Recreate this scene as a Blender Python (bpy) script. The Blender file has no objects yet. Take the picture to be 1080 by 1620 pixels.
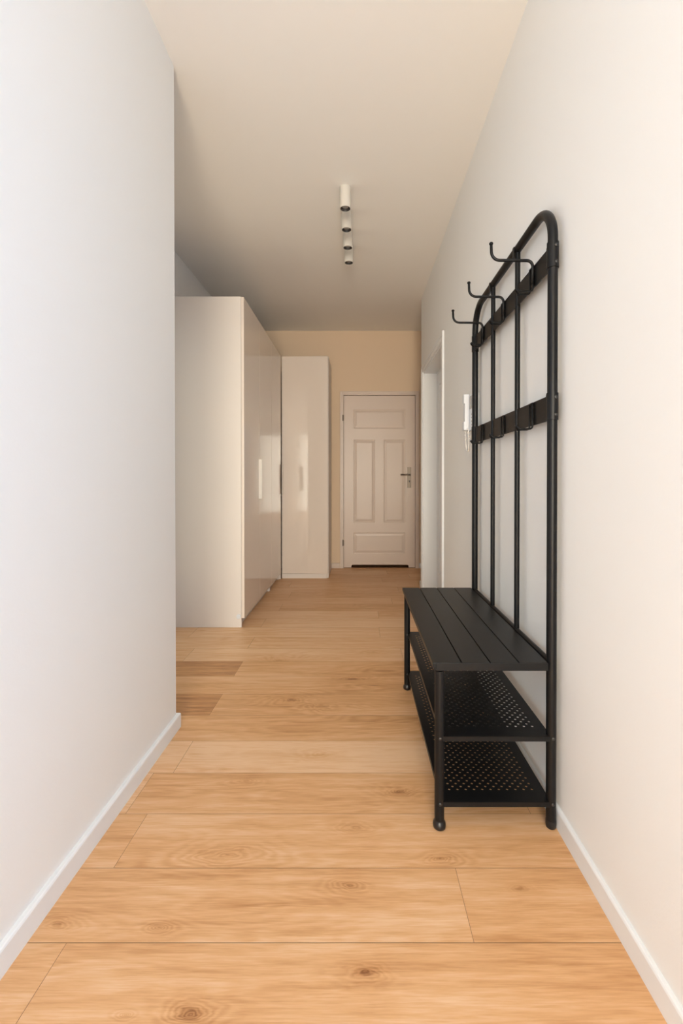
import bpy, bmesh, math, random
from mathutils import Vector, Matrix
C = bpy.context.scene.collection
PI = math.pi
F = 685.0          # focal length in pixels of the 1080 x 1620 frame
H = 1.07           # camera height

# ------------------------------------------------------------------ camera
cam = bpy.data.cameras.new('camera'); co = bpy.data.objects.new('camera', cam); C.objects.link(co)
cam.sensor_fit = 'VERTICAL'; cam.sensor_height = 36.0; cam.sensor_width = 24.0
cam.lens = F / 1620 * 36
cam.shift_x = -26 / 1620; cam.shift_y = -48.6 / 1620
cam.clip_start = 0.02; cam.clip_end = 60
co.location = (0, 0, H); co.rotation_euler = (math.radians(90 - 0.45), 0, 0)
bpy.context.scene.camera = co

# ------------------------------------------------------------------ light
w = bpy.data.worlds.new('world'); bpy.context.scene.world = w; w.use_nodes = True
w.node_tree.nodes['Background'].inputs[0].default_value = (0.42, 0.72, 1.0, 1)
w.node_tree.nodes['Background'].inputs[1].default_value = 0.5
def area(name, loc, rot, sx, sy, power, col):
    l = bpy.data.lights.new(name, 'AREA'); l.shape = 'RECTANGLE'; l.size = sx; l.size_y = sy
    l.energy = power; l.color = col
    o = bpy.data.objects.new(name, l); C.objects.link(o); o.location = loc; o.rotation_euler = rot
    return o
# daylight from the window behind the camera, with an added side fill
FILL_COOL = (0.28, 1.06, 2.3)       # cool tint of the unseen side light, added to brighten the left wall
SUN = (1.0, 0.925, 0.765)       # warm light of a low sun through the window at the corridor's end
area('added_fill_right', (0.70, -0.65, 1.30), (PI/2, 0, PI/2), 1.9, 1.9, 11, FILL_COOL)
area('window_daylight_back', (0.05, -3.40, 1.20), (PI/2, 0, 0), 1.10, 2.2, 170, SUN)
# unseen light added in the hall's left wall to lift the middle corridor
area('added_fill_hall', (-1.50, 2.46, 1.15), (PI/2, 0, -PI/2), 0.94, 1.9, 4.4, (1.12, 0.92, 0.58))
vs = bpy.context.scene.view_settings
vs.view_transform = 'Standard'; vs.look = 'None'; vs.gamma = 1; vs.use_curve_mapping = False
vs.exposure = 0.0

# ------------------------------------------------------------------ materials
def mat(name, col, rough=0.5, metal=0.0, ior=1.5, bump=0.0, bscale=200.0, vary=0.0, coat=0.0, spec=0.5):
    m = bpy.data.materials.new(name); m.use_nodes = True
    nt = m.node_tree; b = nt.nodes['Principled BSDF']
    b.inputs['Base Color'].default_value = (*col, 1)
    b.inputs['Roughness'].default_value = rough; b.inputs['Metallic'].default_value = metal
    b.inputs['IOR'].default_value = ior; b.inputs['Specular IOR Level'].default_value = spec
    if coat: b.inputs['Coat Weight'].default_value = coat; b.inputs['Coat Roughness'].default_value = 0.03
    if bump or vary:
        tc = nt.nodes.new('ShaderNodeTexCoord'); n = nt.nodes.new('ShaderNodeTexNoise')
        n.inputs['Scale'].default_value = bscale; n.inputs['Detail'].default_value = 3
        nt.links.new(tc.outputs['Object'], n.inputs['Vector'])
        if bump:
            bp = nt.nodes.new('ShaderNodeBump'); bp.inputs['Strength'].default_value = bump
            bp.inputs['Distance'].default_value = 0.002
            nt.links.new(n.outputs['Fac'], bp.inputs['Height']); nt.links.new(bp.outputs['Normal'], b.inputs['Normal'])
        if vary:
            mx = nt.nodes.new('ShaderNodeMix'); mx.data_type = 'RGBA'
            mx.inputs['A'].default_value = (*[c*(1-vary) for c in col], 1)
            mx.inputs['B'].default_value = (*[min(1, c*(1+vary)) for c in col], 1)
            nt.links.new(n.outputs['Fac'], mx.inputs['Factor']); nt.links.new(mx.outputs['Result'], b.inputs['Base Color'])
    return m
M = {}
M['paint'] = mat('white_wall_paint', (0.90, 0.888, 0.867), 0.85, bump=0.12, bscale=140)
M['ceil'] = mat('ceiling_paint', (0.92, 0.89, 0.845), 0.9, bump=0.1, bscale=120)
M['cream'] = mat('cream_wall_paint', (0.80, 0.62, 0.45), 0.85, bump=0.12, bscale=140)  # cream, deepened and warmed to carry the dim warm light at this end
M['trim'] = mat('white_trim', (0.86, 0.87, 0.875), 0.4, vary=0.01, bscale=30)
M['door'] = mat('door_lacquer', (0.71, 0.585, 0.50), 0.35, bump=0.05, bscale=60)  # beige, likewise toned down in place of the weaker, warmer far light
M['carcass'] = mat('wardrobe_foil', (0.77, 0.70, 0.64), 0.5, bump=0.05, bscale=300)
M['gloss'] = mat('wardrobe_gloss', (0.80, 0.70, 0.615), 0.06, ior=1.5, vary=0.008, bscale=3)
M['handlew'] = mat('wardrobe_handle_white', (0.85, 0.80, 0.73), 0.3, vary=0.01)
M['gap'] = mat('dark_gap', (0.03, 0.02, 0.015), 0.8, vary=0.1)
M['black'] = mat('black_powder_coat', (0.0055, 0.0055, 0.006), 0.36, spec=0.27, bump=0.12, bscale=900, vary=0.1)
M['seat'] = mat('black_seat_boards', (0.010, 0.0088, 0.0078), 0.40, spec=0.32, bump=0.06, bscale=500, vary=0.15)
M['bolt'] = mat('dark_bolt', (0.05, 0.05, 0.05), 0.3, metal=0.7, vary=0.1)
M['rubber'] = mat('black_foot_plastic', (0.008, 0.008, 0.009), 0.35, vary=0.1)
M['steel'] = mat('brushed_nickel', (0.22, 0.18, 0.145), 0.42, metal=0.7, vary=0.06, bscale=90)
M['plastic'] = mat('white_plastic', (0.74, 0.76, 0.79), 0.35, vary=0.01)
M['display'] = mat('grey_display', (0.16, 0.15, 0.13), 0.15, vary=0.05)
M['dispframe'] = mat('beige_grey_plastic', (0.42, 0.39, 0.35), 0.4, vary=0.03)
M['cord'] = mat('cream_cord', (0.86, 0.83, 0.78), 0.5, vary=0.02)
M['lamp'] = mat('lamp_white', (0.68, 0.645, 0.585), 0.45, vary=0.01)
M['lampin'] = mat('lamp_dark_baffle', (0.035, 0.03, 0.027), 0.45, vary=0.1)
M['lens'] = mat('lamp_lens', (0.35, 0.33, 0.31), 0.12, vary=0.05)

def fl(px, py, k=1.0):         # a knot of the floor, from where it shows in the frame
    sc = (py-756)/H
    return ((px-566)/sc, F/sc, k)
KNOTS = [fl(563, 1313), fl(357, 1356, 1.2), fl(697, 1362, 0.6), fl(555, 1406, 0.8), fl(825, 1408, 0.9), fl(578, 1543, 1.1),
         fl(502, 1195), fl(460, 1108, 1.2), fl(512, 1118, 1.2), fl(388, 1238, 0.7), fl(90, 1467, 0.9), fl(250, 1473, 0.4), fl(632, 1255, 0.9),
         fl(300, 1613, 0.9), fl(560, 1075, 1.2), fl(590, 1032, 1.3), fl(440, 1045, 1.2), fl(195, 1614, 0.25)]
def wood():
    m = bpy.data.materials.new('oak_laminate'); m.use_nodes = True
    nt = m.node_tree; N = nt.nodes; L = nt.links; b = N['Principled BSDF']
    def math_(op, a, c=None, clamp=False):
        n = N.new('ShaderNodeMath'); n.operation = op; n.use_clamp = clamp
        for i, v in enumerate((a, c)):
            if v is None: continue
            if isinstance(v, (int, float)): n.inputs[i].default_value = v
            else: L.new(v, n.inputs[i])
        return n.outputs[0]
    tc = N.new('ShaderNodeTexCoord'); at = N.new('ShaderNodeAttribute'); at.attribute_name = 'plank'
    sp = N.new('ShaderNodeSeparateColor'); L.new(at.outputs['Color'], sp.inputs[0])
    tone = sp.outputs[0]; seed = sp.outputs[1]
    off = N.new('ShaderNodeCombineXYZ')
    L.new(math_('MULTIPLY', seed, 37.0), off.inputs[0]); L.new(math_('MULTIPLY', seed, 91.0), off.inputs[1])
    L.new(math_('MULTIPLY', seed, 13.0), off.inputs[2])
    add = N.new('ShaderNodeVectorMath'); add.operation = 'ADD'
    L.new(tc.outputs['Object'], add.inputs[0]); L.new(off.outputs[0], add.inputs[1])
    def mapped(sx, sy):
        n = N.new('ShaderNodeMapping'); n.inputs['Scale'].default_value = (sx, sy, 1)
        L.new(add.outputs[0], n.inputs['Vector']); return n.outputs[0]
    def noise(v, sc, det=4, rough=0.55, dist=0.0):
        n = N.new('ShaderNodeTexNoise'); n.inputs['Scale'].default_value = sc; n.inputs['Detail'].default_value = det
        n.inputs['Roughness'].default_value = rough; n.inputs['Distortion'].default_value = dist
        L.new(v, n.inputs['Vector']); return n.outputs['Fac']
    broad = noise(mapped(1.0, 5.0), 1.0, 2)
    streak = noise(mapped(2.6, 42.0), 1.0, 6, 0.62, 0.3)
    fine = noise(mapped(14.0, 330.0), 1.0, 3, 0.6)
    # knots: a dark heart each, and a figure that bends round it
    so = N.new('ShaderNodeSeparateXYZ'); L.new(tc.outputs['Object'], so.inputs[0])
    wob = math_('MULTIPLY', math_('SUBTRACT', noise(mapped(9, 26), 1.0, 3), 0.5), 2.2)
    near = heart = None
    for kx, ky, ks in KNOTS:
        dx = math_('MULTIPLY', math_('SUBTRACT', so.outputs[0], kx), 1/(0.048*ks))
        dy = math_('MULTIPLY', math_('SUBTRACT', so.outputs[1], ky), 1/(0.020*ks))
        d = math_('ADD', math_('SQRT', math_('ADD', math_('MULTIPLY', dx, dx), math_('MULTIPLY', dy, dy))), wob)
        n1 = math_('POWER', 2.718, math_('MULTIPLY', d, -0.75))
        h1 = math_('MULTIPLY', math_('POWER', 2.718, math_('MULTIPLY', math_('MULTIPLY', d, d), -9.0)), min(1.2, ks))
        near = n1 if near is None else math_('MAXIMUM', near, n1)
        heart = h1 if heart is None else math_('ADD', heart, h1)
    field = math_('ADD', math_('ADD', math_('MULTIPLY', broad, 1.0), math_('MULTIPLY', near, 0.34)), math_('MULTIPLY', streak, 0.10))
    rings = math_('SINE', math_('MULTIPLY', field, 120.0))
    rings = math_('ADD', math_('MULTIPLY', rings, 0.5), 0.5)
    rmask = noise(mapped(0.9, 3.0), 1.3, 2)
    rmask = math_('MULTIPLY', math_('ADD', math_('SUBTRACT', rmask, 0.42), math_('MULTIPLY', near, 0.35)), 3.5, True)
    rings = math_('MULTIPLY', rings, rmask)
    v = math_('ADD', math_('MULTIPLY', math_('SUBTRACT', streak, 0.5), 1.0), 0.66)
    v = math_('ADD', v, math_('MULTIPLY', math_('SUBTRACT', broad, 0.5), 0.55))
    v = math_('SUBTRACT', v, math_('MULTIPLY', rings, 0.20))
    v = math_('ADD', v, math_('MULTIPLY', math_('SUBTRACT', fine, 0.5), 0.6))
    v = math_('SUBTRACT', v, math_('MULTIPLY', heart, 0.27))
    v = math_('SUBTRACT', v, math_('MULTIPLY', near, 0.20))
    v = math_('ADD', v, math_('MULTIPLY', math_('SUBTRACT', tone, 0.5), 1.5), True)
    cr = N.new('ShaderNodeValToRGB'); e = cr.color_ramp.elements
    e[0].position = 0.0; e[0].color = (0.28, 0.11, 0.040, 1)
    e[1].position = 1.0; e[1].color = (0.84, 0.555, 0.335, 1)
    k = e.new(0.35); k.color = (0.58, 0.29, 0.120, 1)
    k = e.new(0.65); k.color = (0.73, 0.41, 0.195, 1)
    L.new(v, cr.inputs[0])
    # joint lines between the boards
    bx = sp.outputs[2]
    L.new(cr.outputs[0], b.inputs['Base Color'])
    b.inputs['Specular IOR Level'].default_value = 0.35
    rr = math_('ADD', math_('MULTIPLY', streak, 0.12), 0.36); L.new(rr, b.inputs['Roughness'])
    bp = N.new('ShaderNodeBump'); bp.inputs['Strength'].default_value = 0.15; bp.inputs['Distance'].default_value = 0.001
    L.new(fine, bp.inputs['Height']); L.new(bp.outputs[0], b.inputs['Normal'])
    return m
M['wood'] = wood()
M['joint'] = mat('board_joint', (0.28, 0.14, 0.065), 0.7, vary=0.1)

# ------------------------------------------------------------------ helpers
def obj(name, bm, m, parent=None, smooth=False, auto=None):
    bmesh.ops.recalc_face_normals(bm, faces=bm.faces)
    me = bpy.data.meshes.new(name); bm.to_mesh(me); bm.free()
    ms = m if isinstance(m, (list, tuple)) else [m]
    for x in ms: me.materials.append(x)
    if smooth:
        for p in me.polygons: p.use_smooth = True
    o = bpy.data.objects.new(name, me); C.objects.link(o)
    if auto is not None:
        for p in me.polygons: p.use_smooth = True
        md = o.modifiers.new('wn', 'WEIGHTED_NORMAL'); md.keep_sharp = True
        me.set_sharp_from_angle(angle=math.radians(auto))
    if parent:
        root = parent
        while root.parent: root = root.parent
        me.transform(Matrix.Translation(-root.location)); o.parent = parent
    return o
def tag(o, label=None, cat=None, group=None, kind=None):
    if label: o['label'] = label
    if cat: o['category'] = cat
    if group: o['group'] = group
    if kind: o['kind'] = kind
    return o
def empty(name, loc):
    o = bpy.data.objects.new(name, None); C.objects.link(o); o.location = loc; o.empty_display_size = 0.05
    return o
def box(bm, x0, x1, y0, y1, z0, z1, bev=0.0, seg=2, mi=0):
    n = bmesh.new()
    vs_ = [n.verts.new((x, y, z)) for x in (x0, x1) for y in (y0, y1) for z in (z0, z1)]
    for f in ((0,1,3,2),(4,6,7,5),(0,4,5,1),(2,3,7,6),(0,2,6,4),(1,5,7,3)):
        n.faces.new([vs_[i] for i in f])
    bmesh.ops.recalc_face_normals(n, faces=n.faces)
    if bev: bmesh.ops.bevel(n, geom=n.edges[:], offset=bev, segments=seg, affect='EDGES', profile=0.7)
    for f in n.faces: f.material_index = mi
    t = bpy.data.meshes.new('t'); n.to_mesh(t); n.free(); bm.from_mesh(t); bpy.data.meshes.remove(t)
def B(*a, **k):
    bm = bmesh.new(); box(bm, *a, **k); return bm
def tube(bm, pts, r, n=16, caps=True, closed=False):
    pts = [Vector(p) for p in pts]; rs = r if isinstance(r, (list, tuple)) else [r]*len(pts)
    T = []
    for i in range(len(pts)):
        a = pts[i-1] if (i > 0 or closed) else pts[i]; c = pts[(i+1) % len(pts)] if (i < len(pts)-1 or closed) else pts[i]
        T.append((c-a).normalized())
    u = T[0].orthogonal().normalized(); rings = []
    for i, p in enumerate(pts):
        u = (u - T[i]*u.dot(T[i])).normalized(); v = T[i].cross(u)
        rings.append([bm.verts.new(p + (u*math.cos(2*PI*k/n) + v*math.sin(2*PI*k/n))*rs[i]) for k in range(n)])
    m = len(pts) if closed else len(pts)-1
    for i in range(m):
        a, b_ = rings[i], rings[(i+1) % len(rings)]
        for k in range(n): bm.faces.new((a[k], a[(k+1) % n], b_[(k+1) % n], b_[k]))
    if caps and not closed:
        bm.faces.new(rings[0][::-1]); bm.faces.new(rings[-1])
def fillet(pts, rad, seg=8):
    pts = [Vector(p) for p in pts]; out = [pts[0]]
    for i in range(1, len(pts)-1):
        p = pts[i]; a = (pts[i-1]-p).normalized(); c = (pts[i+1]-p).normalized()
        R = rad[i-1] if isinstance(rad, (list, tuple)) else rad
        ang = a.angle(c); t = R / math.tan(ang/2)
        cen = p + (a+c).normalized() * (R / math.sin(ang/2))
        s = p + a*t - cen; e = p + c*t - cen; tot = s.angle(e); ax = s.cross(e).normalized()
        for k in range(seg+1):
            out.append(cen + Matrix.Rotation(tot*k/seg, 3, ax) @ s)
    out.append(pts[-1]); return out
def lathe(bm, prof, cx, cy, n=24):
    rings = []
    for r, z in prof:
        if r < 1e-6: rings.append([bm.verts.new((cx, cy, z))])
        else: rings.append([bm.verts.new((cx+r*math.cos(2*PI*k/n), cy+r*math.sin(2*PI*k/n), z)) for k in range(n)])
    for a, b_ in zip(rings, rings[1:]):
        for k in range(n):
            q = [a[k % len(a)], a[(k+1) % len(a)], b_[(k+1) % len(b_)], b_[k % len(b_)]]
            q2 = [];  [q2.append(x) for x in q if x not in q2]
            if len(q2) > 2: bm.faces.new(q2)
def sphere(bm, c, r, sx=1, sy=1, sz=1, n=12):
    bmesh.ops.create_uvsphere(bm, u_segments=n, v_segments=8, radius=r,
        matrix=Matrix.Translation(c) @ Matrix.Diagonal((sx, sy, sz, 1)))

# ------------------------------------------------------------------ the setting
XL, XR, ZC = -0.776, 0.618, H + 1.735
YL = 1.84                      # where the left wall ends
YF = 5.128                     # wall of the entrance door
XN = -1.40                     # left wall of the wider hall
YR = 4.235                     # where the right wall ends
def struct(name, bm, m, parent=None, **k):
    o = obj(name, bm, m, parent, **k)
    if not parent: o['kind'] = 'structure'
    return o

# floor: staggered oak boards running across the corridor
bm = bmesh.new(); lay = bm.loops.layers.float_color.new('plank'); rnd = random.Random(11)
RW = 0.1912; y0 = 0.988; PL = 1.29
tones = {(6, 'L'): 0.27, (8, 'L'): 0.30, (4, 'L'): 0.56, (1, 'R'): 0.49, (2, 'L'): 0.46, (0, 'L'): 0.55}
g = 0.0006
for k in range(-35, 24):
    ya, yb = y0 + (k-1)*RW, y0 + k*RW
    base = -0.670 if k % 2 == 0 else 0.267
    if k == 3: base = 0.55
    if k > 9 or k < 0: base += rnd.uniform(-0.12, 0.12)
    x = base - 3*PL
    for j in range(7):
        xa, xb = x + j*PL, x + (j+1)*PL
        xa, xb = max(xa, -2.6), min(xb, 2.6)
        if xb - xa < 0.02: continue
        t = 0.5 + rnd.uniform(-0.09, 0.09)
        if k % 2 == 0 and abs(xb - base) < 0.01: t = tones.get((k, 'L'), t)
        if k > 1 and t > 0.4: t += 0.09  # boards past the near rows lightened to offset the light's falloff
        s = rnd.random()
        f = bm.faces.new([bm.verts.new(p) for p in ((xa+g, ya+g, 0), (xb-g, ya+g, 0), (xb-g, yb-g, 0), (xa+g, yb-g, 0))])
        f.material_index = 0
        for l in f.loops: l[lay] = (t, s, 0, 1)
f = bm.faces.new([bm.verts.new(p) for p in ((-2.7, -5.9, -0.0008), (2.7, -5.9, -0.0008), (2.7, 5.5, -0.0008), (-2.7, 5.5, -0.0008))]); f.material_index = 1
box(bm, -2.7, 2.7, -5.9, 5.5, -0.10, -0.001, mi=1)
struct('floor', bm, [M['wood'], M['joint']])

struct('ceiling', B(-2.7, 2.7, -5.9, 5.5, ZC, ZC+0.12), M['ceil'])

YB = -3.3                      # the corridor opens into the room behind the camera here
WY0, WY1, WZ0, WZ1 = -1.6, 0.3, 0.35, 2.25     # hole in the right wall for the added side light
bm = bmesh.new(); box(bm, XN-0.12, XL, YB, YL, 0, ZC)
struct('wall_left', bm, M['paint'])
bm = bmesh.new()
box(bm, XN-0.10, XN, YL, 1.98, 0, ZC); box(bm, XN-0.10, XN, 2.94, YF, 0, ZC); box(bm, XN-0.10, XN, 1.98, 2.94, 0, 0.10); box(bm, XN-0.10, XN, 1.98, 2.94, 2.15, ZC)
struct('wall_hall_left', bm, M['paint'])
# right wall with the side-door opening
DY0, DY1, DZ = 3.165, 4.095, 2.07
bm = bmesh.new(); XT = XR + 0.30

for ya, yb, za, zb_ in ((YB, WY0, 0, ZC), (WY1, DY0, 0, ZC), (WY0, WY1, 0, WZ0), (WY0, WY1, WZ1, ZC)):
    box(bm, XR, XR+0.14 if yb < DY0 else XT, ya, yb, za, zb_)
box(bm, XR, XT, DY1, YR, 0, ZC); box(bm, XR, XT, DY0, DY1, DZ, ZC)
struct('wall_right', bm, M['paint'])
struct('wall_alcove', B(1.30, 1.42, YR-0.6, YF, 0, ZC), M['paint'])
struct('wall_alcove_return', B(XT, 1.30, YR-0.12, YR, 0, ZC), M['paint'])
# far wall with the door opening
LX0, LX1, LZ = -0.166, 0.676, 2.045          # leaf
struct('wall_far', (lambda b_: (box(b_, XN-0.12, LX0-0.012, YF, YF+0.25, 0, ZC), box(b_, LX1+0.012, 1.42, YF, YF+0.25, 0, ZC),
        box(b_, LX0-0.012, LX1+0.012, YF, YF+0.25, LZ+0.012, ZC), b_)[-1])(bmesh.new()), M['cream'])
# the window wall at the corridor's end behind the camera
bm = bmesh.new()
box(bm, XN, XL, YB-0.12, YB, 0, ZC); box(bm, XR, XT, YB-0.12, YB, 0, ZC); box(bm, XL, XL+0.25, YB-0.12, YB, 0, ZC); box(bm, XL+0.25, XR, YB-0.12, YB, 0, 0.08); box(bm, XL+0.25, XR, YB-0.12, YB, 2.32, ZC)
struct('wall_back', bm, M['paint'])

# baseboards: a flat board with an eased top edge
def baseboard(name, pts, h=0.062, t=0.013, m=None):
    # pts: path of the wall line in plan; the board lies to the left of the direction of travel
    bm = bmesh.new(); P = [Vector((x, y, 0)) for x, y in pts]; nrm = []
    for a, c in zip(P, P[1:]):
        d = (c-a).normalized(); nrm.append(Vector((-d.y, d.x, 0)))
    offs = []
    for i in range(len(P)):
        if i == 0: o_ = nrm[0]
        elif i == len(P)-1: o_ = nrm[-1]
        else:
            s = nrm[i-1] + nrm[i]; o_ = s / (1 + nrm[i-1].dot(nrm[i]))
        offs.append(o_)
    prof = [(0.0002, 0.0), (t, 0.0), (t, h-0.006), (t-0.002, h-0.002), (t-0.005, h), (0.0002, h)]
    R = [[bm.verts.new(P[i] + offs[i]*a + Vector((0, 0, b_))) for a, b_ in prof] for i in range(len(P))]
    for a, c in zip(R, R[1:]):
        for k in range(len(prof)):
            bm.faces.new((a[k], a[(k+1) % len(prof)], c[(k+1) % len(prof)], c[k]))
    bm.faces.new(R[0]); bm.faces.new(R[-1][::-1])
    return struct(name, bm, m or M['trim'])
baseboard('baseboard_left', [(XN, YL), (XL, YL), (XL, YB)], t=0.015)
baseboard('baseboard_right', [(XR, YB), (XR, 3.108)], t=0.012)
baseboard('baseboard_right_end', [(XR, 4.172), (XR, YR), (XT, YR)], t=0.012)
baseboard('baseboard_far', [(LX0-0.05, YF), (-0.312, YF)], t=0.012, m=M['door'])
baseboard('baseboard_alcove', [(1.30, YR), (1.30, YF), (LX1+0.045, YF)], t=0.012)
baseboard('baseboard_hall_left', [(XN, 3.08), (XN, YL)], t=0.012)

# ---- entrance door (far wall)
d1 = empty('door_1', ((LX0+LX1)/2, YF, 0)); tag(d1, kind='structure')
bm = bmesh.new(); yl = YF + 0.012          # face of the leaf
zb, cut = 0.006, 0.032
fx = lambda px: (px-566)/133.6
fz = lambda py: H + (756-py)/133.6
panels = [(fx(559.2), fx(641.2), fz(677.8), fz(647.4)), (fx(559.2), fx(593), fz(827), fz(695.5)),
          (fx(607), fx(640.8), fz(827), fz(695.5)), (fx(559.2), fx(641), fz(876.6), fz(843))]
xs = sorted({LX0, LX1, *[p[0] for p in panels[1:2]], panels[1][1], panels[2][0], panels[2][1]})
zs = [zb+cut, panels[3][2], panels[3][3], panels[1][2], panels[1][3], panels[0][2], panels[0][3], LZ]
cx0, cx1 = fx(555.5), fx(646.5)
# front face: rails and stiles between panels
X = [LX0, panels[1][0], panels[1][1], panels[2][0], panels[2][1], LX1]
def quad(bm, x0, x1, z0, z1, y=yl):
    if x1-x0 < 1e-6 or z1-z0 < 1e-6: return
    bm.faces.new([bm.verts.new(p) for p in ((x0, y, z0), (x1, y, z0), (x1, y, z1), (x0, y, z1))])
for zi in range(7):
    z0_, z1_ = zs[zi], zs[zi+1]
    quad(bm, X[0], X[1], z0_, z1_); quad(bm, X[4], X[5], z0_, z1_)
    if zi in (0, 2, 4, 6): quad(bm, X[1], X[4], z0_, z1_)
    if zi == 3: quad(bm, X[2], X[3], z0_, z1_)
for (x0_, x1_, z0_, z1_) in [(X[1], X[4], zs[1], zs[2]), (X[1], X[2], zs[3], zs[4]), (X[3], X[4], zs[3], zs[4]), (X[1], X[4], zs[5], zs[6])]:
    loops = []
    for ins, dep in ((0, 0), (0.003, 0.003), (0.010, 0.005), (0.015, 0.005), (0.038, 0.001)):
        loops.append([bm.verts.new((x, yl+dep, z)) for x, z in ((x0_+ins, z0_+ins), (x1_-ins, z0_+ins), (x1_-ins, z1_-ins), (x0_+ins, z1_-ins))])
    for a, c in zip(loops, loops[1:]):
        for k in range(4): bm.faces.new((a[k], a[(k+1) % 4], c[(k+1) % 4], c[k]))
    bm.faces.new(loops[-1])
# leaf bottom with the vent cut-out, then sides and back
quad(bm, LX0, cx0, zb, zb+cut); quad(bm, cx1, LX1, zb, zb+cut)
for s, cxx in ((1, cx0), (-1, cx1)):
    pts_ = [(cxx, zb+cut)] + [(cxx + s*0.018*(1-math.cos(a)), zb+cut-0.018+0.018*math.sin(a)) for a in [i*PI/10 for i in range(6)]]
    bm.faces.new([bm.verts.new((x, yl, z)) for x, z in pts_])
bm.normal_update()
bmesh.ops.remove_doubles(bm, verts=bm.verts, dist=1e-5)
box(bm, LX0, LX1, yl+0.010, yl+0.040, zb+cut, LZ)
box(bm, LX0, cx0, yl+0.0005, yl+0.040, zb, zb+cut); box(bm, cx1, LX1, yl+0.0005, yl+0.040, zb, zb+cut)
box(bm, LX0, LX0+0.003, yl+0.0002, yl+0.02, zb, LZ); box(bm, LX1-0.003, LX1, yl+0.0002, yl+0.02, zb, LZ); box(bm, LX0, LX1, yl+0.0002, yl+0.02, LZ-0.003, LZ)
me_leaf = bm
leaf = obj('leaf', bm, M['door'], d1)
bm = bmesh.new()
def casing(bm, a0, a1, zt, wid, put):
    # stepped casing round an opening: put(a0,a1,d0,d1,z0,z1) draws a bar at depth d (out of the wall)
    for o0, o1, th in ((0.0, wid*0.55, 0.016), (wid*0.5, wid, 0.021)):
        put(a0-o1, a0-o0, 0, th, 0, zt+o1); put(a1+o0, a1+o1, 0, th, 0, zt+o1); put(a0-o0, a1+o0, 0, th, zt+o0, zt+o1)
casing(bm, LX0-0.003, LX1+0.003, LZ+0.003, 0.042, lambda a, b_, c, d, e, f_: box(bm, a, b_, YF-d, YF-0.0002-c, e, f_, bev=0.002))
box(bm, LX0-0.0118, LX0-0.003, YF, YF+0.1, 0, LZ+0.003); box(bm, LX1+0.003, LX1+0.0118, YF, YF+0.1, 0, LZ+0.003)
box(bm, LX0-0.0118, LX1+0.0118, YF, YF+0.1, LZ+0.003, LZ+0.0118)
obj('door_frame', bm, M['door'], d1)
for pz in (661.5, 858.5):
    bm = bmesh.new(); tube(bm, [(LX0-0.010, YF-0.020, fz(pz)-0.036), (LX0-0.010, YF-0.020, fz(pz)+0.036)], 0.0075, 12)
    box(bm, LX0-0.010, LX0+0.002, YF-0.018, YF-0.0162, fz(pz)-0.03, fz(pz)+0.03)
    obj('hinge', bm, M['steel'], d1, auto=40)
hp = obj('handle_plate', B(fx(644.2), fx(650.2), yl-0.008, yl-0.0003, fz(771.5), fz(739), bev=0.003), M['steel'], d1)
bm = bmesh.new(); zc = fz(751.3)
tube(bm, fillet([(fx(647.4), yl-0.008, zc), (fx(647.4), yl-0.055, zc), (fx(634), yl-0.052, zc+0.002)], 0.016, 6), 0.0085, 12)
sphere(bm, (fx(634.6), yl-0.052, zc+0.002), 0.0105, 1.3, 1, 1)
obj('lever', bm, M['steel'], hp, smooth=True)
bm = bmesh.new(); sphere(bm, (fx(647.4), yl-0.0085, fz(761.5)), 0.008, 1, 0.3, 1.4)
k_ = obj('keyhole', bm, M['lampin'], d1, smooth=True)
struct('trim_1', B(LX0-0.01, LX1+0.01, YF-0.004, YF+0.12, 0.0005, 0.004), mat('threshold_strip', (0.30, 0.15, 0.07), 0.5, vary=0.1))
struct('dark_sheet_behind_door', B(LX0-0.3, LX1+0.3, YF+0.25, YF+0.3, 0, ZC), M['gap'])  # near-black sheet stands in for the darkness beyond the leaf

# ---- side door in the right wall
d2 = empty('door_2', (XR, (DY0+DY1)/2, 0)); tag(d2, kind='structure')
bm = bmesh.new()
XD = 0.742
box(bm, XR-0.001, XD, DY0, DY0+0.02, 0, DZ-0.02, bev=0.001); box(bm, XR-0.001, XD, DY1-0.02, DY1, 0, DZ-0.02, bev=0.001)
box(bm, XR-0.001, XD, DY0, DY1, DZ-0.02, DZ, bev=0.001)
# rebate and second step behind
box(bm, XD, XD+0.06, DY0, DY0+0.035, 0, DZ-0.035); box(bm, XD, XD+0.06, DY1-0.035, DY1, 0, DZ-0.035); box(bm, XD, XD+0.06, DY0, DY1, DZ-0.035, DZ)
cw = 0.062
for o0, o1, th in ((0.0, cw*0.6, 0.011), (cw*0.55, cw, 0.015)):
    box(bm, XR-th, XR-0.0003, DY0+0.006-o1, DY0+0.006-o0, 0, DZ-0.006+o1, bev=0.0015)
    box(bm, XR-th, XR-0.0003, DY1-0.006+o0, DY1-0.006+o1, 0, DZ-0.006+o1, bev=0.0015)
    box(bm, XR-th, XR-0.0003, DY0+0.006-o0, DY1-0.006+o0, DZ-0.006+o0, DZ-0.006+o1, bev=0.0015)
obj('door_frame', bm, M['trim'], d2)
bm = bmesh.new(); box(bm, XD+0.008, XD+0.048, DY0+0.036, DY1-0.036, 0.006, DZ-0.036)
# stepped edge band of the leaf
box(bm, XD+0.002, XD+0.008, DY0+0.036, DY0+0.13, 0.006, DZ-0.036); box(bm, XD+0.002, XD+0.008, DY1-0.13, DY1-0.036, 0.006, DZ-0.036)
box(bm, XD+0.002, XD+0.008, DY0+0.13, DY1-0.13, DZ-0.15, DZ-0.036); box(bm, XD+0.002, XD+0.008, DY0+0.13, DY1-0.13, 0.006, 0.2)
obj('leaf', bm, M['trim'], d2)

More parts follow.
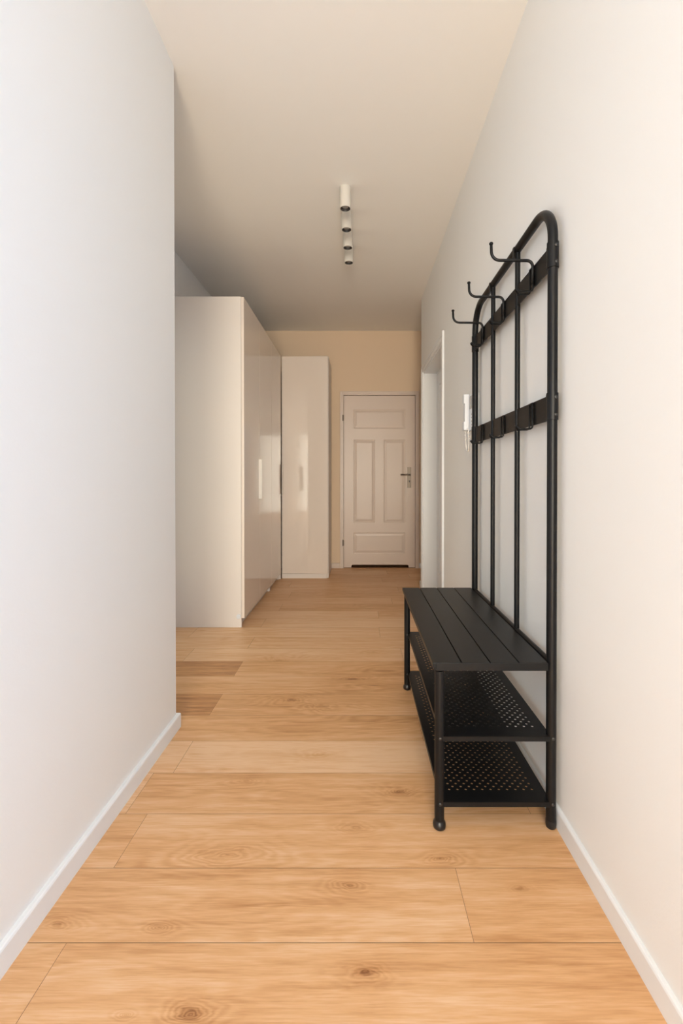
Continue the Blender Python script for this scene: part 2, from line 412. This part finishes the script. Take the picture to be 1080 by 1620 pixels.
# ------------------------------------------------------------------ wardrobes
WH = 2.36
XW = -0.812; Y1a, Y1b = 3.09, 4.60
w1 = empty('wardrobe', (-1.1, (Y1a+Y1b)/2, 0))
tag(w1, 'long white high-gloss wardrobe along the left side, nearest the camera, matt side panel facing us', 'wardrobe')
bm = bmesh.new(); xf = XW - 0.021
box(bm, XN+0.002, xf, Y1a, Y1a+0.018, 0.0005, WH, bev=0.0008); box(bm, XN+0.002, xf, Y1b-0.05, Y1b-0.032, 0.0005, WH, bev=0.0008)
for ys in (Y1a+1.0,):
    box(bm, XN+0.002, xf, ys-0.018, ys+0.018, 0.0005, WH)
box(bm, XN+0.002, xf, Y1a+0.018, Y1b-0.05, WH-0.018, WH); box(bm, XN+0.002, xf, Y1a+0.018, Y1b-0.05, 0.06, 0.078)
box(bm, XN+0.002, XN+0.008, Y1a+0.018, Y1b-0.05, 0.06, WH-0.018)
obj('body', bm, M['carcass'], w1)
obj('plinth', B(xf-0.040, xf-0.022, Y1a+0.0185, Y1b-0.052, 0.0005, 0.0595), M['carcass'], w1)
dw = (Y1b-0.032-Y1a)/3
for i in range(3):
    ya = Y1a + i*dw + 0.0012; yb = Y1a + (i+1)*dw - 0.0012
    dr = obj('door', B(xf+0.0012, XW, ya, yb, 0.066, WH-0.003, bev=0.001), M['gloss'], w1)
    if i in (0, 1):
        yh = (Y1a + dw - 0.035) if i == 0 else None
        if yh:
            bm = bmesh.new()
            box(bm, XW, XW+0.027, yh-0.005, yh+0.005, 0.900, 1.222, bev=0.002)
            hh = obj('handle', bm, M['handlew'], w1); hh.parent = dr
obj('filler_strip', B(xf-0.01, xf+0.016, Y1b-0.0315, Y1b-0.012, 0.0005, WH), M['carcass'], w1)
bm = bmesh.new(); tube(bm, [(-0.852, Y1a, 0.078), (-0.852, Y1a-0.006, 0.078), (-0.852, Y1a-0.010, 0.078)], [0.017, 0.017, 0.012], 20)
tag(obj('cover_cap', bm, M['plastic'], w1, auto=40), 'round white cap near the foot of the side panel')

w2 = empty('wardrobe', (-0.56, (Y1b+YF)/2, 0))
tag(w2, 'narrow white high-gloss wardrobe with one door facing us, standing left of the entrance door', 'wardrobe')
XA, XB = -0.812, -0.313; yd = Y1b
bm = bmesh.new()
box(bm, XB-0.018, XB, yd+0.0225, YF-0.002, 0.0005, WH, bev=0.0008); box(bm, XA+0.0, XA+0.018, yd+0.021, YF-0.002, 0.0005, WH)
box(bm, XA+0.018, XB-0.018, yd+0.021, YF-0.002, WH-0.018, WH); box(bm, XA+0.018, XB-0.018, yd+0.021, YF-0.002, 0.052, 0.07)
box(bm, XA+0.018, XB-0.018, YF-0.012, YF-0.006, 0.07, WH-0.018)
obj('body', bm, M['carcass'], w2)
obj('plinth', B(XA+0.004, XB-0.019, yd+0.004, yd+0.0205, 0.0005, 0.050), M['carcass'], w2)
AJ = Matrix.Translation((XA+0.008, yd+0.0195, 0)) @ Matrix.Rotation(math.radians(-2.0), 4, 'Z') @ Matrix.Translation((-XA-0.008, -yd-0.0195, 0))   # stands a touch ajar
bm = B(XA+0.008, XB-0.004, yd, yd+0.0185, 0.054, WH-0.003, bev=0.001); bmesh.ops.transform(bm, matrix=AJ, verts=bm.verts)
dr = obj('door', bm, M['gloss'], w2)
bm = bmesh.new(); box(bm, XA+0.012, XA+0.021, yd-0.026, yd, 0.895, 1.212, bev=0.002); bmesh.ops.transform(bm, matrix=AJ, verts=bm.verts)
hh = obj('handle', bm, M['carcass'], w2); hh.parent = dr

# ------------------------------------------------------------------ ceiling lamps
where = ['nearest us', 'second from us, just behind the nearest', 'third from us, in front of the farthest', 'farthest from us, nearest the entrance door']
lamp_pos = [(-0.0755, 2.60), (-0.0735, 2.82), (-0.071, 3.04), (-0.068, 3.25)]
def make_lamp(x, y):
    r = 0.033; zt, zl = ZC-0.0005, ZC-0.128
    root = empty('ceiling_spotlight', (x, y, ZC))
    bm = bmesh.new(); lathe(bm, [(0, zt), (r-0.001, zt), (r, zt-0.001), (r, zl+0.001), (r-0.001, zl), (r-0.003, zl), (r-0.0035, zl+0.02), (0, zl+0.02)], x, y, 32)
    obj('lamp_body', bm, M['lamp'], root, auto=40)
    bm = bmesh.new(); lathe(bm, [(r-0.0036, zl+0.0015), (r-0.0075, zl+0.006), (r-0.011, zl+0.018), (0, zl+0.0195)], x, y, 32)
    obj('baffle', bm, M['lampin'], root, auto=50)
    bm = bmesh.new(); lathe(bm, [(r-0.012, zl+0.0175), (r-0.013, zl+0.012), (r-0.018, zl+0.0105), (0, zl+0.009)], x, y, 24)
    obj('lens', bm, M['lens'], root, smooth=True)
    return root
l0 = make_lamp(*lamp_pos[0]); lamps = [l0]
for p in lamp_pos[1:]:
    c = l0.copy(); C.objects.link(c); c.location = (p[0], p[1], ZC)
    for ch in l0.children:
        d = ch.copy(); C.objects.link(d); d.parent = c
    lamps.append(c)
for l, wd in zip(lamps, where):
    tag(l, 'white cylinder ceiling spotlight, ' + wd, 'ceiling light', 'row of four ceiling spotlights')

# ------------------------------------------------------------------ intercom
ic = empty('intercom', (XR, 2.27, 1.32))
tag(ic, 'white wall intercom telephone with looped cord, beside the black coat rack', 'intercom')
obj('body', B(0.588, XR-0.0004, 2.206, 2.330, 1.318, 1.508, bev=0.004), M['plastic'], ic)
bm = bmesh.new()
box(bm, 0.564, 0.5885, 2.286, 2.326, 1.322, 1.512, bev=0.006, seg=3)
box(bm, 0.559, 0.576, 2.287, 2.325, 1.322, 1.368, bev=0.005, seg=3); box(bm, 0.559, 0.576, 2.287, 2.325, 1.462, 1.512, bev=0.005, seg=3)
obj('handset', bm, M['plastic'], ic)
dp = obj('display', B(0.5862, 0.589, 2.212, 2.279, 1.430, 1.497, bev=0.0008), M['dispframe'], ic)
o = obj('screen', B(0.5852, 0.587, 2.214, 2.246, 1.438, 1.493), M['display'], ic); o.parent = dp; 
for i in range(4):
    bm = bmesh.new(); sphere(bm, (0.5885, 2.245, 1.40-0.018*i), 0.005, 0.5, 1, 0.8)
    obj('button', bm, M['dispframe'], ic, smooth=True)
bm = bmesh.new(); pts_ = []
for i in range(25):
    a = i/24; t = a*PI
    pts_.append((0.575 + 0.006*math.sin(t), 2.318 - 0.060*a + 0.010*math.sin(2*PI*a), 1.325 - 0.115*math.sin(t)**0.65))
# coiled cord: a fine helix round the sagging loop
hel = []
for i in range(24*8+1):
    q = i/8; j = min(int(q), 23); fr = q-j
    p = Vector(pts_[j]).lerp(Vector(pts_[j+1]), fr); a = i*PI/2.5
    hel.append(p + Vector((math.cos(a), math.sin(a), 0))*0.0028)
tube(bm, hel, 0.0030, 6)
obj('cord', bm, M['cord'], ic, smooth=True)

# ------------------------------------------------------------------ coat rack with bench
Yn, Yf = 1.317, 2.185; Xf_, Xb = 0.249, 0.590; R = 0.0148
rk = empty('coat_rack_bench', ((Xf_+Xb)/2, (Yn+Yf)/2, 0))
tag(rk, 'black metal coat rack with slatted bench and two perforated shoe shelves against the right wall', 'coat rack')
BK = M['black']
# arched back frame, floor to floor
bm = bmesh.new(); ztop = 1.914
tube(bm, fillet([(Xb, Yn, 0.010), (Xb, Yn, ztop), (Xb, Yf, ztop), (Xb, Yf, 0.010)], 0.115, 14), R, 24)
obj('back_frame', bm, BK, rk, auto=50)
for y in (Yn, Yf):
    bm = bmesh.new(); lathe(bm, [(0, 0), (0.010, 0), (0.0145, 0.004), (0.0153, 0.012), (0.0153, 0.024), (0.0149, 0.026), (0, 0.026)], Xb, y)
    obj('foot', bm, M['rubber'], rk, auto=50)
def bolt(parent, x, y, z, axis):
    bm = bmesh.new(); s = {'y': (1, 0.45, 1), 'x': (0.45, 1, 1)}[axis]
    sphere(bm, (x, y, z), 0.0052, *s, n=12)
    o = obj('bolt', bm, M['bolt'], rk, smooth=True); o.parent = parent
    return o
Zs = (0.279, 0.079)
for y in (Yn, Yf):
    bm = bmesh.new(); tube(bm, [(Xf_, y, 0.012), (Xf_, y, 0.484)], R, 24)
    lg = obj('leg', bm, BK, rk, auto=50)
    bm = bmesh.new(); lathe(bm, [(0, 0), (0.014, 0), (0.0188, 0.004), (0.0196, 0.011), (0.0186, 0.019), (0.0155, 0.023), (0.0150, 0.027), (0, 0.027)], Xf_, y)
    ft = obj('foot', bm, M['rubber'], rk, auto=50); ft.parent = lg
    for z in Zs: bolt(lg, Xf_, y - R - 0.0003, z + 0.002, 'y')
# thin uprights and rear rail
for y in (Yn + (Yf-Yn)/3, Yn + 2*(Yf-Yn)/3):
    bm = bmesh.new(); tube(bm, [(Xb, y, 0.512), (Xb, y, ztop-0.012)], 0.0095, 16)
    up = obj('upright_bar', bm, BK, rk, auto=50)
    bm = bmesh.new(); tube(bm, [(Xb-0.0155, y, ztop), (Xb+0.004, y, ztop+0.0158)], 0.004, 8)
    box(bm, Xb-0.0172, Xb-0.0145, y-0.008, y+0.008, ztop-0.03, ztop+0.006, bev=0.001)
    cl = obj('clamp', bm, BK, rk); cl.parent = up
bm = bmesh.new(); tube(bm, [(Xb, Yn, 0.505), (Xb, Yf, 0.505)], 0.0095, 16)
obj('rear_rail', bm, BK, rk, auto=50)
# hook rails with collars on the posts
def loop_hook(zp0, zp1, y, long_):
    X0 = Xb - 0.007; zb_ = zp0 - 0.012; dy = 0.013
    bm = bmesh.new()
    # U-shaped loop: down one side, out and slightly up, across, and back
    xt = 0.531
    low = [(X0, y-dy, zp1-0.004), (X0, y-dy, zb_), (xt+0.012, y-dy, zb_-0.001), (xt, y-dy*0.5, zb_+0.010),
           (xt, y+dy*0.5, zb_+0.010), (xt+0.012, y+dy, zb_-0.001), (X0, y+dy, zb_), (X0, y+dy, zp1-0.004)]
    tube(bm, fillet(low, [0.010, 0.006, 0.004, 0.004, 0.006, 0.010], 5), 0.0031, 10)
    tube(bm, [(X0, y-dy, zp1-0.004), (X0, y+dy, zp1-0.004)], 0.0027, 10)
    if long_:
        X1 = X0 - 0.001
        path = [(X1, y-dy, zp0+0.012), (X1, y-dy, zp1+0.016), (0.4455, y-dy, zp1+0.017), (0.4435, y-dy, zp1+0.072)]
        tube(bm, fillet(path, [0.020, 0.028], 8), 0.0049, 12)
        sphere(bm, (0.4435, y-dy, zp1+0.072), 0.0070, 1, 1, 0.8)
    return obj('long_hook' if long_ else 'hook', bm, BK, rk, smooth=True)
for zp0, zp1, long_ in ((1.705, 1.778, True), (1.246, 1.323, False)):
    hr = obj('hook_rail', B(Xb-0.003, Xb+0.0005, Yn+R, Yf-R, zp0, zp1, bev=0.0006), BK, rk)
    for k in range(3):
        yk = Yn + (Yf-Yn)*(k+0.5)/3
        hk = loop_hook(zp0, zp1, yk, long_); hk.parent = hr
        b1 = bolt(hr, Xb-0.0040, yk, zp0+0.012, 'x')
    for y, s in ((Yn, 1), (Yf, -1)):
        bm = bmesh.new(); za, zb2 = zp0-0.0, zp1+0.004
        lathe(bm, [(0.0149, za), (0.0172, za), (0.0172, zb2), (0.0149, zb2)], Xb, y, 28)
        a_, b_ = sorted((y + s*0.012, y + s*0.034)); box(bm, Xb-0.0052, Xb+0.003, a_, b_, za, zb2, bev=0.0006)
        cl = obj('collar', bm, BK, rk, auto=50)
        for zz in (za+0.014, zb2-0.014): bolt(cl, Xb + 0.0035*1, y - 0.0172, zz, 'y')
for z in Zs:
    pass
for y in (Yn, Yf):
    for z in Zs:
        o = bolt(rk, Xb, y-R-0.0003, z+0.002, 'y')
# seat: four boards on a slim frame
bm = bmesh.new(); sx0, sx1 = 0.226, 0.5735; sy0, sy1 = 1.303, 2.199; bw = (sx1-sx0)/4; zt = 0.512
for i in range(4):
    box(bm, sx0+i*bw+(0.0016 if i else 0), sx0+(i+1)*bw-(0.0016 if i < 3 else 0), sy0, sy1, zt-0.014, zt, bev=0.0015)
seat = obj('seat', bm, M['seat'], rk)
bm = bmesh.new()
box(bm, sx0+0.003, sx1, sy0+0.001, sy0+0.018, zt-0.0235, zt-0.0143, bev=0.001); box(bm, sx0+0.003, sx1, sy1-0.018, sy1-0.001, zt-0.0235, zt-0.0143, bev=0.001)
box(bm, sx0+0.003, sx0+0.02, sy0+0.018, sy1-0.018, zt-0.0235, zt-0.0143); box(bm, sx1-0.012, sx1, sy0+0.018, sy1-0.018, zt-0.0235, zt-0.0143)
for i in (1, 2, 3): box(bm, sx0+i*bw-0.008, sx0+i*bw+0.008, sy0+0.018, sy1-0.018, zt-0.020, zt-0.0143)
box(bm, sx0-0.001, sx0+0.010, sy0-0.0015, sy0+0.008, zt-0.0145, zt-0.001, bev=0.001)
box(bm, sx0+0.010, sx1, sy0-0.003, sy0-0.0002, zt-0.0235, zt-0.0005, bev=0.0008)
obj('seat_frame', bm, BK, rk)
# perforated shelves: checkered square-ish holes through the sheet
def shelf(z):
    bm = bmesh.new(); x0, x1 = Xf_+0.004, Xb-0.004; ya, yb = Yn-0.012, Yf+0.012; p = 0.01305
    nx = 21; ny = 61; hx0 = 0.4185 - nx*p/2; hy0 = (ya+yb)/2 - ny*p/2; rr = 0.0040
    zz = z + 0.008; V = {}
    def v(x, y):
        k = (round(x, 6), round(y, 6))
        if k not in V: V[k] = bm.verts.new((x, y, zz))
        return V[k]
    for i in range(nx):
        for j in range(ny):
            a, b_ = hx0+i*p, hy0+j*p; c, d = a+p, b_+p
            if (i+j) % 2 == 0:
                cx, cy = (a+c)/2, (b_+d)/2
                o8 = [bm.verts.new((cx+rr*math.cos(PI/4*k), cy+rr*1.0*math.sin(PI/4*k), zz)) for k in range(8)]
                cor = {1: v(c, d), 3: v(a, d), 5: v(a, b_), 7: v(c, b_)}
                for k in (1, 3, 5, 7):
                    bm.faces.new((cor[k], o8[(k+1) % 8], o8[k])); bm.faces.new((cor[k], o8[k], o8[k-1]))
                    bm.faces.new((cor[k], cor[(k+2) % 8], o8[(k+1) % 8]))
            else:
                bm.faces.new((v(a, b_), v(c, b_), v(c, d), v(a, d)))
    X0, X1, Y0, Y1 = hx0, hx0+nx*p, hy0, hy0+ny*p
    # margins, stitched to the perforated field
    def strip(pts_in, ox, oy):
        out = [bm.verts.new((x if ox is None else ox, y if oy is None else oy, zz)) for x, y in pts_in]
        for (q0, q1), e0, e1 in zip(zip(pts_in, pts_in[1:]), out, out[1:]):
            bm.faces.new((v(*q0), v(*q1), e1, e0))
    strip([(hx0+i*p, Y0) for i in range(nx+1)], None, ya); strip([(hx0+i*p, Y1) for i in range(nx+1)], None, yb)
    strip([(X0, hy0+j*p) for j in range(ny+1)], x0, None); strip([(X1, hy0+j*p) for j in range(ny+1)], x1, None)
    for (xa_, xb_) in ((x0, X0), (X1, x1)):
        for (yc, yd_) in ((ya, Y0), (Y1, yb)):
            bm.faces.new([bm.verts.new(q) for q in ((xa_, yc, zz), (xb_, yc, zz), (xb_, yd_, zz), (xa_, yd_, zz))])
    bmesh.ops.remove_doubles(bm, verts=bm.verts, dist=1e-5)
    bmesh.ops.recalc_face_normals(bm, faces=bm.faces)
    r_ = bmesh.ops.extrude_face_region(bm, geom=bm.faces[:])
    bmesh.ops.translate(bm, verts=[e for e in r_['geom'] if isinstance(e, bmesh.types.BMVert)], vec=(0, 0, -0.0012))
    # folded rim
    for (a, b_, c, d) in ((x0, x1, ya, ya+0.0025), (x0, x1, yb-0.0025, yb), (x0, x0+0.0025, ya, yb), (x1-0.0025, x1, ya, yb)):
        box(bm, a, b_, c, d, z-0.008, zz+0.0002, bev=0.0006, seg=1)
    return obj('shelf', bm, BK, rk)
for z in Zs: shelf(z)
